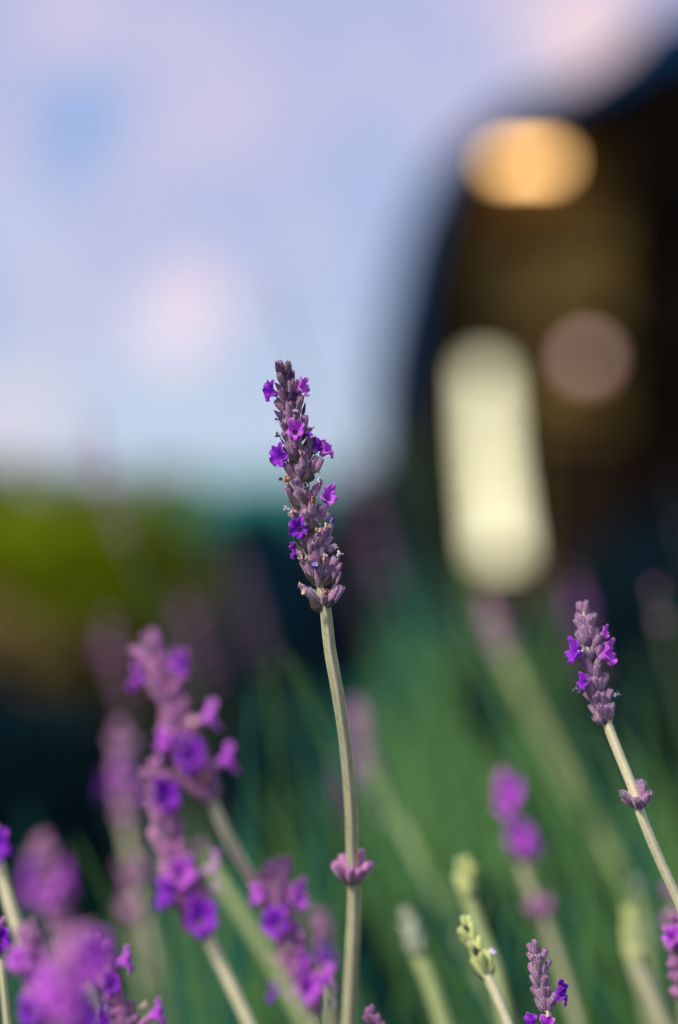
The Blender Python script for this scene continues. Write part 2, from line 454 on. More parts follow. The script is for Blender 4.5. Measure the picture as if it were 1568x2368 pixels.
# shrub: trunk + leafy crown made of many leaf faces over a lumpy core
def shrub(name, c, rad, label, cat, mat, seed, nleaf=2600, leaf=.05, box=0, trunk=.4, low=None, group=None):
    rd = random.Random(seed); base = Vector((c[0], c[1], 0)); cz = c[2]
    root = empty(name, base, label, cat, group)
    import bmesh
    bm = bmesh.new(); bmesh.ops.create_icosphere(bm, subdivisions=4, radius=1)
    def shape(v):
        v = v.copy()
        if box:
            k = box; mlen = max(abs(v.x), abs(v.y), abs(v.z)); v = v.lerp(v/mlen*.9, k)
        v *= 1+.12*noise.noise(v*2.2+Vector((seed, 0, 0)))+.05*noise.noise(v*6+Vector((seed, 0, 0)))
        return Vector((v.x*rad[0], v.y*rad[1], v.z*rad[2]))
    fs = [tuple(v.index for v in f.verts) for f in bm.faces]
    vs = [shape(v.co)*.9+Vector((0, 0, cz)) for v in bm.verts]
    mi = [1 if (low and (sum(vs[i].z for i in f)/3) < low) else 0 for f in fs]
    bm.free()
    for i in range(nleaf):
        v = Vector((rd.gauss(0, 1), rd.gauss(0, 1), rd.gauss(0, 1))).normalized()
        p = shape(v)*rd.uniform(.86, 1.1)+Vector((0, 0, cz))
        a = Vector((rd.gauss(0, 1), rd.gauss(0, 1), rd.gauss(0, 1))).normalized(); b = a.cross(v).normalized()
        l = leaf*rd.uniform(.6, 1.3); k = len(vs)
        vs += [p-a*l*.5, p+b*l*.28+v*l*.1, p+a*l*.5, p-b*l*.28+v*l*.1]; fs.append((k, k+1, k+2, k+3))
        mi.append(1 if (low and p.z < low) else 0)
    cr = link('crown', mesh('crown', vs, fs, [mat, MAT_HEDGE_DRY], mi), root)
    # trunk with limbs
    tv, tf, tu = [], [], []
    tube_geo(spline([(Vector((0, 0, -.02)), trunk*.1), (Vector((.02, 0, cz*.4)), trunk*.08), (Vector((0, .02, cz)), trunk*.05)], 4), 8, 0, tv, tf, tu)
    for k in range(5):
        a = rd.random()*6.28
        tube_geo([(Vector((0, 0, cz*.2+.02*k)), trunk*.05), (Vector((math.cos(a)*rad[0]*.5, math.sin(a)*rad[1]*.5, cz)), trunk*.02)], 6, 0, tv, tf, tu)
    link('trunk', mesh('trunk', tv, tf, MAT_BARK, uv=tu), root)
    return root
def px_shrub(name, x0, x1, top, d, *a, **k):
    c = W((x0+x1)/2, 1184, d); rx = (x1-x0)/2/F*d; zt = W(0, top, d).z
    rz = k.pop('rz', zt*.5); ry = k.pop('ry', rx)
    return shrub(name, (c.x, c.y, max(zt-rz, rz*.3)), (rx, ry, rz), *a, **k)
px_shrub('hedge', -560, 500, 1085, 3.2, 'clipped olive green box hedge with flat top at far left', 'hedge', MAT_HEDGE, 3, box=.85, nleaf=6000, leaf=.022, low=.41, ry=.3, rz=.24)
px_shrub('shrub', 420, 780, 1185, 6.5, 'dark low shrub right of the clipped hedge', 'shrub', MAT_TEALLEAF, 5, rz=.36)
px_shrub('shrub', 700, 940, 1115, 7.0, 'dark purple tinged shrub behind the tall central lavender spike', 'shrub', MAT_PURPLELEAF, 8, rz=.40)
px_shrub('shrub', 830, 1030, 1010, 8.0, 'dark green upright shrub at the left foot of the dark building', 'shrub', MAT_MIDLEAF, 9, rz=.45)
px_shrub('dry_shrub', -300, 165, 1400, 2.8, 'dry straw brown shrub under the left end of the clipped hedge', 'shrub', leaf_mat('dry_straw_leaf', (.30, .22, .07), (.13, .10, .035)), 17, rz=.12, leaf=.03, ry=.1)
px_shrub('shrub', -420, 190, 1590, 2.5, 'low dark shrub below the clipped hedge at far left', 'shrub', MAT_DARKLEAF, 12, rz=.19)
px_shrub('shrub', 1290, 1800, 1180, 6.8, 'dark bush in front of the right side of the dark building', 'shrub', MAT_DARKLEAF, 14, rz=.36)

# dark building with a rounded vault, seen behind the lavender on the right
DB = 16.0
bld = empty('building', W(1420, 1184, DB)*1, 'dark blurred building with a rounded vaulted front and warm lit interior', 'building')
bld.location.z = 0
def bpt(px, py, dy=0): p = W(px, py, DB)-bld.location; p.y += dy; return p
outer = [(890, 1376), (884, 1150), (884, 900), (900, 720), (938, 540), (1000, 398), (1088, 296), (1205, 226), (1325, 192), (1430, 122), (1505, 40), (1640, 5), (1780, 50), (1900, 180), (1985, 380), (2020, 700), (2025, 1376)]
inner = [(1010, 1376), (1005, 1150), (1008, 900), (1020, 740), (1050, 570), (1090, 450), (1150, 360), (1230, 310), (1330, 280), (1430, 262), (1520, 250), (1640, 240), (1780, 245), (1870, 310), (1915, 450), (1930, 740), (1932, 1376)]
bm1 = M('black_painted_frame', .9, 0, .0); bm1.color(bm1.mix((.003, .0025, .002), (.008, .006, .004), bm1.noise(3)))
bm4 = M('navy_edge_fringe', .9, 0, .0); bm4.color(bm4.mix((.005, .05, .13), (.003, .03, .08), bm4.noise(3)))
bm2 = M('olive_brown_plaster', .9, 0, .1); bm2.color(bm2.mix((.21, .145, .042), (.10, .066, .02), bm2.noise(2.2, 5)))
bm3 = M('dark_roof', .9, 0, .0); bm3.color((.010, .012, .018))
n = len(outer); vs, fs = [], []
for y in (0, .5):
    vs += [bpt(*p, dy=y) for p in outer]+[bpt(*p, dy=y) for p in inner]
for i in range(n-1):
    fs.append((i, i+1, n+i+1, n+i)); fs.append((2*n+i, 3*n+i, 3*n+i+1, 2*n+i+1))
    fs.append((i, 2*n+i, 2*n+i+1, i+1)); fs.append((n+i, n+i+1, 3*n+i+1, 3*n+i))
link('arch_frame', mesh('arch_frame', vs, fs, bm1.m, smooth=False), bld)
mid = [(a[0]+(b[0]-a[0])*.42, a[1]+(b[1]-a[1])*.42) for a, b in zip(outer, inner)]  # added band: bluish fringe against the sky is put into its colour
vs, fs = [], []
for y in (-.06, -.003): vs += [bpt(p[0], p[1]+.1, dy=y) for p in outer[1:13]]+[bpt(*p, dy=y) for p in mid[1:13]]
k = 12
for i in range(k-1):
    fs.append((i, i+1, k+i+1, k+i)); fs.append((2*k+i, 3*k+i, 3*k+i+1, 2*k+i+1)); fs.append((i, 2*k+i, 2*k+i+1, i+1)); fs.append((k+i, k+i+1, 3*k+i+1, 3*k+i))
fs += [(0, k, 3*k, 2*k), (k-1, 3*k-1, 4*k-1, 2*k-1)]
link('edge_fringe_band', mesh('edge_fringe_band', vs, fs, bm4.m, smooth=False), bld)
vs = [bpt(*p, dy=.46) for p in inner]; vs += [v+Vector((0, .12, 0)) for v in vs]; k = n
link('wall', mesh('wall', vs, [tuple(range(n)), tuple(range(n, 2*n))[::-1]], bm2.m, smooth=False), bld)
vs, fs = [], []
for y in (.502, 5.0): vs += [bpt(*p, dy=y) for p in outer]
for i in range(n-1): fs.append((i, n+i, n+i+1, i+1))
fs.append(tuple(range(n, 2*n)))
link('roof', mesh('roof', vs, fs, bm3.m, smooth=False), bld)
def boxm(name, a, b, mat, parent):
    vs = [(x, y, z) for x in (a.x, b.x) for y in (a.y, b.y) for z in (a.z, b.z)]
    fs = [(0, 1, 3, 2), (4, 6, 7, 5), (0, 4, 5, 1), (2, 3, 7, 6), (0, 2, 6, 4), (1, 5, 7, 3)]
    return link(name, mesh(name, vs, fs, mat, smooth=False), parent)
boxm('pillar', bpt(1445, 1376, -.10), bpt(1900, 262, .40), bm1.m, bld)
boxm('beam', bpt(1013, 760, .30), bpt(1442, 735, .44), bm1.m, bld)
def emis(name, c, st):
    m = M(name); m.color((.8, .8, .8)); m.b.inputs['Emission Color'].default_value = c+(1,); m.b.inputs['Emission Strength'].default_value = st; return m.m
# bar lamp under its hood
lamp = link('ceiling_lamp', boxm('tmp', bpt(1156, 350, .20), bpt(1292, 376, .26), emis('lamp_warm', (1.0, .56, .20), 8.0), None).data, bld)
bpy.data.objects.remove(bpy.data.objects['tmp'])
boxm('lamp_hood', bpt(1150, 349, .18), bpt(1300, 340, .28), bm1.m, bld)
# tall narrow lit window
wf = boxm('window_frame', bpt(1094, 832, .42), bpt(1214, 1300, .455), bm1.m, bld)
vs = [bpt(*p) for p in ((1100, 838, .415), (1156, 838, .415), (1170, 1040, .415), (1206, 1290, .415), (1126, 1290, .415), (1106, 1040, .415))]
pane_m = M('lit_curtain'); cpn = pane_m.mix((1.0, .93, .56), (.86, .78, .36), pane_m.noise(1.6, 2)); pane_m.color((.8, .8, .7))
pane_m.l(cpn, pane_m.b.inputs['Emission Color']); pane_m.b.inputs['Emission Strength'].default_value = 2.0
vs += [v+Vector((0, .004, 0)) for v in vs]
link('window_pane', mesh('window_pane', vs, [tuple(range(6)), tuple(range(6, 12))[::-1]]+[(i, i+6, (i+1) % 6+6, (i+1) % 6) for i in range(6)], pane_m.m, smooth=False), bld)
for yy in (920, 1010, 1100, 1190): boxm('window_bar', bpt(1100, yy, .40), bpt(1208, yy-4, .4125), bm1.m, bld)
for yy in (600, 940): boxm('ledge', bpt(1232, yy, .41), bpt(1442, yy-10, .456), bm1.m, bld)
dm = M('dark_stained_wood', .8, 0, 0); dm.color(dm.mix((.035, .02, .010), (.016, .010, .006), dm.noise(4)))
dr = boxm('door', bpt(1240, 1376, .42), bpt(1440, 985, .455), dm.m, bld)
# small round rosy lamp
import bmesh
b_ = bmesh.new(); bmesh.ops.create_uvsphere(b_, u_segments=20, v_segments=12, radius=.075); me = bpy.data.meshes.new('round_lamp'); b_.to_mesh(me); b_.free()
me.materials.append(emis('lamp_rose', (1.0, .52, .40), 1.45)); link('round_lamp', me, bld, bpt(1370, 823, .32))
boxm('lamp_bracket', bpt(1367, 826, .34), bpt(1373, 800, .455), bm1.m, bld)

# ------------------------------------------------------------------ soft mass of background stems
def stem_mass(name, specs, mat, seed):
    rd = random.Random(seed); vs, fs, uv = [], [], []
    for (x0, x1, y0, y1, d0, d1, cnt, rr) in specs:
        for _ in range(cnt):
            d = rd.uniform(d0, d1); px = rd.uniform(x0, x1); py = rd.uniform(y0, y1)
            tip = W(px, py, d); r = rr*rd.uniform(.6, 1.2)
            dx = tip.z*(rd.uniform(.08, .36) if rd.random() < .6 else rd.uniform(-.22, .15)); base = Vector((tip.x+dx, tip.y+rd.uniform(-.08, .08), 0))
            mid = base.lerp(tip, .55)+Vector((dx*.18, 0, 0))
            tube_geo([(tip, r*.3), (tip.lerp(mid, .5)+Vector((dx*.04, 0, 0)), r), (mid, r*1.15), (base, r*1.3)], 4, 0, vs, fs, uv)
    return tag(link(name, mesh(name, vs, fs, mat, uv=uv)), kind='stuff')
stem_mass('lavender_stems', [(850, 1250, 1420, 1800, 1.1, 1.7, 55, .0024), (900, 1150, 1600, 1900, .9, 1.3, 45, .0020), (560, 760, 1780, 2150, .95, 1.3, 60, .0021),
    (1150, 1600, 1850, 2250, .85, 1.3, 80, .0019), (400, 700, 2150, 2500, .8, 1.2, 60, .0018), (1150, 1600, 1550, 2000, 1.4, 2.2, 70, .0022), (-100, 100, 2100, 2500, .9, 1.3, 16, .002)], MAT_BLADE, 21)
stem_mass('lavender_stems', [(600, 900, 1550, 1950, 1.2, 2.0, 60, .0022), (700, 1000, 1850, 2300, 1.0, 1.4, 50, .0020), (1050, 1600, 2050, 2450, .9, 1.4, 60, .0020), (870, 1000, 1250, 1600, 1.5, 2.2, 26, .0026), (300, 600, 1950, 2400, .9, 1.4, 40, .0018), (-150, 60, 1850, 2200, .9, 1.2, 14, .002)], MAT_BLADE_TEAL, 22)
stem_mass('lavender_stems', [(560, 1568, 1480, 2250, .68, .86, 46, .0009), (850, 1100, 1250, 1700, .8, 1.0, 14, .0012), (1200, 1600, 1350, 1900, .8, 1.0, 16, .0010), (80, 560, 1900, 2350, .66, .8, 16, .0009)], MAT_BLADE, 23)
stem_mass('lavender_stems', [(430, 1500, 1500, 2300, .68, .9, 46, .0010), (0, 420, 1700, 2300, .75, .95, 14, .0009)], MAT_BLADE_TEAL, 24)
# narrow leaves in tufts at the feet of the plants
def leaf_mass(name, cnt, seed):
    rd = random.Random(seed); vs, fs, uv = [], [], []
    for _ in range(cnt):
        y = rd.uniform(-.15, 1.6); x = rd.uniform(-.45, .55)*(1+max(0, y)*.6)
        b = Vector((x, y, 0)); h = rd.uniform(.10, .34); t = b+Vector((rd.uniform(-.08, .05), rd.uniform(-.05, .05), h))
        w = rd.uniform(.0015, .003); s = Vector((w, 0, 0)) if rd.random() < .5 else Vector((0, w, 0)); mdd = b.lerp(t, .6)+Vector((.01, 0, 0)); k = len(vs)
        vs += [b-s*.6, b+s*.6, mdd+s, t, mdd-s]; fs.append((k, k+1, k+2, k+3, k+4)); uv += [(0, 0)]*5
    return tag(link(name, mesh(name, vs, fs, MAT_BLADE, uv=uv)), kind='stuff')
leaf_mass('lavender_leaves', 9000, 4)
def shade_tufts(name, specs, seed):  # added near-black leaves: shade inside the bush is put into their colour
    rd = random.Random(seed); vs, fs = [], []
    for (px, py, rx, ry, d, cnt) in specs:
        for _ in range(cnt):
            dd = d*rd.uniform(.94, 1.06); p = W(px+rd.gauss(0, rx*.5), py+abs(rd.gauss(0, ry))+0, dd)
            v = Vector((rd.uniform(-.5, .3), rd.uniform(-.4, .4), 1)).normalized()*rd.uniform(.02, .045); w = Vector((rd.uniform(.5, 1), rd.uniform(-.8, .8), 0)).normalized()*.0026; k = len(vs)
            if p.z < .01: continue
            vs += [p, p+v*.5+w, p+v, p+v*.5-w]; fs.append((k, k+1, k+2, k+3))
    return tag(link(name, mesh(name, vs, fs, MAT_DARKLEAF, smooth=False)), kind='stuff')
shade_tufts('painted_shade_leaves', [(1010, 2250, 90, 260, 1.0, 1300), (1200, 2200, 60, 260, 1.0, 700), (860, 2330, 90, 200, .95, 700), (90, 1760, 190, 420, 1.3, 2600), (640, 1560, 150, 220, 1.9, 1300), (1180, 1560, 120, 160, 2.0, 900), (1500, 1650, 90, 200, 1.6, 900), (1120, 1700, 50, 110, 1.25, 420), (780, 1980, 60, 160, 1.15, 420), (1330, 1760, 45, 120, 1.2, 320), (1450, 2180, 60, 160, 1.05, 380), (620, 1850, 50, 120, 1.15, 300)], 31)

# ------------------------------------------------------------------ the lavender stalks
K1 = 320/1568*.98; K2 = 280/1568*.98     # the two close views of the photograph used for the main spike
def r1(x, y): return (560*.98+x*K1, 820*.98+y*K1)
def r2(x, y): return (600*.98+x*K2, 1140*.98+y*K2)
PX = D0/F                                # metres per picture unit in the plane of focus

def add_calyx(root, B, T, hw, pool, hair=False, roll=None):
    o = link('calyx', rnd.choice(pool), root); place(o, B, T, hw, roll if roll is not None else rnd.random()*6.28, root)
    if hair:
        h = link('hair', HAIR, o); h['kind'] = 'stuff'
    return o
def add_corolla(root, P, dirn, size, deep=False, upv=Vector((0, 0, 1)), length=None):
    o = link('corolla', rnd.choice(PETALS_D if deep else PETALS), root)
    B = P-dirn.normalized()*size*.75
    place(o, B, B+dirn, size, None, root, upv, ln=length or size*1.05); return o
def add_wither(root, P, dirn, size, kind):
    o = link('withered_corolla', rnd.choice(WITHER[kind]), root)
    place(o, P, P+dirn.normalized()*size*1.5, size*.75, rnd.random()*6.28, root)
    if kind in ('beige', 'orange'): o['label'] = 'dry peach brown withered flower'
    return o

# ---- 1. the main spike
hb = [r1(*p) for p in ((545, 300), (575, 480), (605, 780), (645, 1000), (700, 1380))] + [r2(*p) for p in ((640, 200), (720, 420), (790, 760), (830, 1000), (868, 1380), (915, 1660))]
stem_px = [(752, 1405, .5205, 11.5), (763, 1500, .523, 12.5), (784, 1620, .527, 12.5), (801, 1740, .533, 12.5), (812, 1880, .540, 13), (815, 1990, .546, 12.5), (819, 2080, .551, 14), (815, 2200, .557, 15), (806, 2380, .567, 16)]
main_pts = [(W(x, y, D0), (3+5*i/len(hb))*PX) for i, (x, y) in enumerate(hb[:-1])]+[(W(x, y, d), w*PX) for x, y, d, w in stem_px]
main_pts += down(main_pts[-2][0], main_pts[-1][0], r=17*PX)
root = empty('lavender_stalk', main_pts[-1][0], 'tall sharp central lavender spike with small open violet flowers and a bare straw green stem', 'lavender')
add_stem(root, main_pts, MAT_STEM, 24)
def axis_at(py):
    P = hb+[(stem_px[0][0], stem_px[0][1])]
    for a, b in zip(P, P[1:]):
        if a[1] <= py <= b[1]: return a[0]+(b[0]-a[0])*(py-a[1])/(b[1]-a[1])
    return P[0][0] if py < P[0][1] else P[-1][0]
def radial(px, py, rad):
    """3-D point of the spike seen at px, py when it lies rad picture units from the axis"""
    off = px-axis_at(py); fwd = math.sqrt(max(0, rad*rad-off*off))
    p = W(px, py, D0); return p-Vector((0, fwd*PX, 0))
def hero(f, bx, by, tx, ty, w, back=False, radt=34, radb=9, pool=HERO_CALYX, bract=False):
    b = f(bx, by); t = f(tx, ty); kk = K1 if f is r1 else K2
    B = radial(*b, radb); T = radial(*t, radt)
    if back:
        B.y = -B.y; T.y = -T.y
    if bract:
        o = link('bract', rnd.choice(pool), root)
        # concave side towards the axis
        out = (T-(W(axis_at(t[1]), t[1], D0))); out.z = 0
        out = out.normalized()+Vector((0, -1.1, 0))
        T = T+Vector((0, -8*PX, 0)); place(o, B, T, w*kk*PX*.60, None, root, -out)
        if pool is BRACT_G: o['label'] = 'dark green bract'
        return o, B, T
    return add_calyx(root, B, T, w*kk*PX*.5, pool, True), B, T
cal1 = [(540,330,500,165,70),(585,330,590,165,85),(640,400,650,280,45),(560,460,465,310,78),(640,560,640,390,88),(700,570,700,380,55),(580,690,495,480,78),(575,770,440,620,78),(725,690,740,560,70),
        (620,860,605,640,82),(700,770,710,600,84),(690,900,680,760,84),(770,960,790,785,86),(590,1000,535,850,92),(600,1100,530,990,66),(770,1010,850,930,55),(720,1250,690,1060,98),(800,1280,840,1040,102),
        (700,1300,580,1100,92),(790,1440,760,1240,86),(900,1450,975,1280,82),(880,1400,900,1250,66),(860,1450,870,1290,80),(680,1540,565,1340,98),(760,1520,705,1370,88),(870,1700,940,1560,92)]
cal2 = [(650,290,570,60,98),(690,270,675,70,104),(775,470,770,260,98),(720,510,655,370,104),(850,490,905,290,114),(620,440,520,380,92),(930,480,975,395,60),(700,840,635,700,104),(820,870,830,690,98),(900,800,925,600,88),
        (960,700,1010,540,58),(880,870,1020,700,94),(768,950,760,780,106),(600,960,530,860,80),(790,1290,620,1030,86),(815,1280,705,1040,94),(880,1290,840,1090,104),(925,1200,930,990,66),(940,1230,1080,980,112),
        (1010,1290,1135,1050,86),(1085,1330,1135,1185,46),(850,1590,700,1400,112),(830,1600,640,1370,90),(920,1620,935,1460,94),(980,1620,1085,1340,114),(1010,1610,1160,1365,94),(480,170,430,20,90),(500,210,440,60,90),(540,470,470,370,80),(620,80,560,-60,90),(950,880,1090,830,80)]
for c in cal1: hero(r1, *c)
for c in cal2: hero(r2, *c)
for i, c in enumerate(cal1):                       # the far side of the spike
    if i % 4: hero(r1, c[0]+rnd.uniform(-20, 20), c[1]+25, c[2]*.35+c[0]*.65+rnd.uniform(-40, 40), c[3]+30, c[4], back=True)
for i, c in enumerate(cal2):
    if i % 4: hero(r2, c[0]+rnd.uniform(-20, 20), c[1]+25, c[2]*.35+c[0]*.65+rnd.uniform(-40, 40), c[3]+30, c[4], back=True)
for i in range(17):                                # inner ranks close to the stem
    py = 900+i*26+rnd.uniform(-5, 5)
    for k in range(6):
        th = 6.283*k/6+i*.55+rnd.uniform(-.2, .2); ox, oy = math.cos(th), math.sin(th); ln = rnd.uniform(33, 42)
        B = W(axis_at(py+ln)+ox*7, py+ln, D0); B.y = oy*7*PX; rr = rnd.uniform(17, 27)
        T = W(axis_at(py)+ox*rr, py, D0); T.y = oy*rr*PX
        if k % 3 == i % 3:
            o = link('bract', rnd.choice(BRACT if i < 8 else BRACT_G), root); place(o, B+Vector((ox, oy, 0))*6*PX, T+Vector((ox, oy, 0))*16*PX, 9.5*PX, None, root, -Vector((ox, oy, 0)))
        else: add_calyx(root, B, T, 8.2*PX, HERO_CALYX, True)
for b in [(535,350,445,180,95),(590,400,615,280,104),(595,570,435,420,92),(620,650,640,500,124),(605,870,420,735,92),(750,800,795,635,54),(740,1090,820,930,72),(840,1300,910,1020,60),(660,350,640,400,60)]:
    hero(r1, *b, pool=BRACT, bract=True, radt=40, radb=16)
for b in [(690,1350,600,1240,94),(800,1570,840,1430,170)]: hero(r1, *b, pool=BRACT_G, bract=True, radt=42, radb=20)
for b in [(645,350,430,140,112),(800,670,760,470,165),(700,930,500,770,120),(800,1310,660,1190,84),(920,1345,1020,1190,135),(880,1700,735,1530,155),(965,1650,1050,1530,110)]:
    hero(r2, *b, pool=BRACT_G, bract=True, radt=40, radb=14)
# open flowers: (view, x, y, size, face direction, deep, up)
for f, x, y, sz, dr, deep, up in (
        (r1, 385, 520, 118, (-.75, -.55, .25), True, (.25, 0, 1)), (r1, 755, 470, 120, (.75, -.45, .35), False, (-.3, 0, 1)),
        (r1, 675, 970, 122, (.02, -.95, .22), False, (.1, 0, 1)), (r1, 500, 1270, 130, (-.55, -.78, .2), True, (-.35, 0, 1)),
        (r1, 925, 1150, 112, (.45, .25, .75), True, (-.4, -.5, .6)), (r1, 1030, 1185, 118, (.62, -.35, .6), False, (.1, -.3, 1)),
        (r2, 975, 180, 138, (.50, -.75, .35), False, (.0, 0, 1)), (r2, 590, 610, 134, (-.22, -.92, .1), True, (-.15, 0, 1)),
        (r2, 525, 890, 100, (-.8, -.1, .1), True, (.2, 0, 1)), (r1, 830, 1010, 55, (.3, -.5, .8), True, (0, -1, .3))):
    kk = K1 if f is r1 else K2
    P = radial(*f(x, y), 42); add_corolla(root, P, Vector(dr), sz*kk*PX*1.07, deep, Vector(up))
for f, x, y, sz, kd, dr in ((r1, 680, 745, 62, 'dark', (0, -.7, .6)), (r1, 875, 920, 44, 'white', (.8, -.1, .5)), (r1, 465, 1010, 56, 'dark', (-.9, -.2, .2)), (r1, 750, 1225, 60, 'beige', (0, -.6, .7)),
        (r1, 575, 1525, 72, 'orange', (-.8, -.3, .3)), (r1, 500, 1520, 44, 'dark', (-.8, -.3, .2)), (r1, 955, 1555, 72, 'white', (.5, -.5, .5)), (r1, 940, 1430, 40, 'orange', (.8, 0, .1)),
        (r2, 680, 45, 80, 'dark', (0, -.7, .6)), (r2, 785, 225, 72, 'orange', (.3, -.7, .5)), (r2, 420, 335, 66, 'white', (-.9, -.2, .3)), (r2, 510, 372, 66, 'beige', (-.8, -.4, .2)),
        (r2, 1035, 480, 70, 'violet', (.5, -.2, .8)), (r2, 965, 570, 72, 'beige', (.4, -.6, .6)), (r2, 840, 630, 78, 'beige', (.1, -.5, .8)), (r2, 970, 405, 48, 'orange', (.6, 0, .7)),
        (r2, 480, 550, 50, 'white', (-.9, 0, .2)), (r2, 615, 1000, 70, 'beige', (-.4, -.4, .8)), (r2, 712, 1000, 74, 'beige', (-.2, -.6, .7)), (r2, 815, 1075, 88, 'violet', (-.1, -.8, .5)),
        (r2, 930, 965, 66, 'beige', (.1, -.4, .8)), (r2, 1130, 935, 70, 'white', (.6, -.2, .8)), (r2, 1080, 850, 62, 'beige', (.7, .1, .6)), (r2, 610, 1350, 70, 'beige', (-.9, -.1, .3)),
        (r2, 665, 1435, 80, 'beige', (-.7, -.6, .2)), (r2, 950, 1425, 76, 'orange', (.1, -.5, .7)), (r2, 1125, 1185, 44, 'beige', (.3, 0, .9))):
    kk = K1 if f is r1 else K2
    add_wither(root, radial(*f(x, y), 40)-Vector(dr).normalized()*sz*kk*PX*.7, Vector(dr), sz*kk*PX*.88, kd)

def whorl(root, P, axis, n, ln, hw, tilt, pool, ph, hair=False, bracts=0, bpool=None):
    a = axis.normalized(); u = a.cross(Vector((0, 1, 0))).normalized(); v = a.cross(u)
    for k in range(n):
        th = ph+2*math.pi*k/n+rnd.uniform(-.25, .25); o = u*math.cos(th)+v*math.sin(th)
        tl = tilt*rnd.uniform(.45, 1.5); l = ln*rnd.uniform(.68, 1.15)
        B = P+o*hw*.7+a*rnd.uniform(-.15, .15)*ln; T = B+(a*math.cos(tl)+o*math.sin(tl))*l
        add_calyx(root, B, T, hw*rnd.uniform(.85, 1.1), pool, hair)
    for k in range(bracts):
        th = ph+math.pi*k/bracts*2+.4; o = u*math.cos(th)+v*math.sin(th); B = P-a*ln*.15+o*hw*.6
        T = B+(a*.75+o*.65).normalized()*ln*.75
        b = link('bract', rnd.choice(bpool or BRACT), root); place(b, B, T, hw*1.05, None, root, -o)

# the open whorl of buds lower on the main stem
P = W(815, 2040, .548); a = W(813, 1900, .541)-W(818, 2080, .55)
for th, ln, tl in ((2.7, 50, .75), (2.1, 62, .45), (3.6, 52, .6), (4.6, 40, .55), (5.2, 38, .5), (.35, 54, .7), (.9, 70, .4), (-.35, 52, .62), (1.5, 46, .5)):
    aa = a.normalized(); u = Vector((1, 0, 0)); v = Vector((0, 1, 0)); o = u*math.cos(th)+v*math.sin(th)
    B = P+o*8*PX*1.05; T = B+(aa*math.cos(tl)+o*math.sin(tl))*ln*PX*1.35; add_calyx(root, B, T, 13.5*PX, PALE_CALYX)
for th in (2.4, .5, 4.4):
    o = Vector((math.cos(th), math.sin(th), 0)); B = P-a.normalized()*8*PX+o*8*PX
    b = link('bract', BRACT_G[0], root); place(b, B, B+(a.normalized()*.8+o*.8).normalized()*38*PX, 14*PX, None, root, -o)

# ---- the black ant on the left edge of the main spike
ant_p = radial(*r1(470, 838), 45)
ant = empty('ant', ant_p, 'tiny black ant clinging to the upper left edge of the tall central spike', 'ant')
def blob(name, c, sc, parent):
    b_ = bmesh.new(); bmesh.ops.create_uvsphere(b_, u_segments=12, v_segments=8, radius=1)
    for v in b_.verts: v.co = Vector((v.co.x*sc[0], v.co.y*sc[1], v.co.z*sc[2]))
    me = bpy.data.meshes.new(name); b_.to_mesh(me); b_.free(); me.materials.append(MAT_ANT)
    for p in me.polygons: p.use_smooth = True
    return link(name, me, parent, c)
u_ = K1*PX
blob('abdomen', Vector((-18, 0, 2))*u_, Vector((17, 13, 13))*u_, ant); blob('thorax', Vector((12, 0, -4))*u_, Vector((14, 8, 8))*u_, ant); blob('head', Vector((32, 0, -2))*u_, Vector((10, 8, 9))*u_, ant)
for sx, ex in ((4, -14), (12, 8), (20, 30)):
    for sz in (1, -1):
        g = tube_geo([(Vector((sx, 0, -4))*u_, 2*u_), (Vector(((sx+ex)/2, -8, sz*20-4))*u_, 1.8*u_), (Vector((ex, 2, sz*42))*u_, 1.3*u_)], 5, 0)
        link('leg', mesh('leg', g[0], g[1], MAT_ANT), ant)

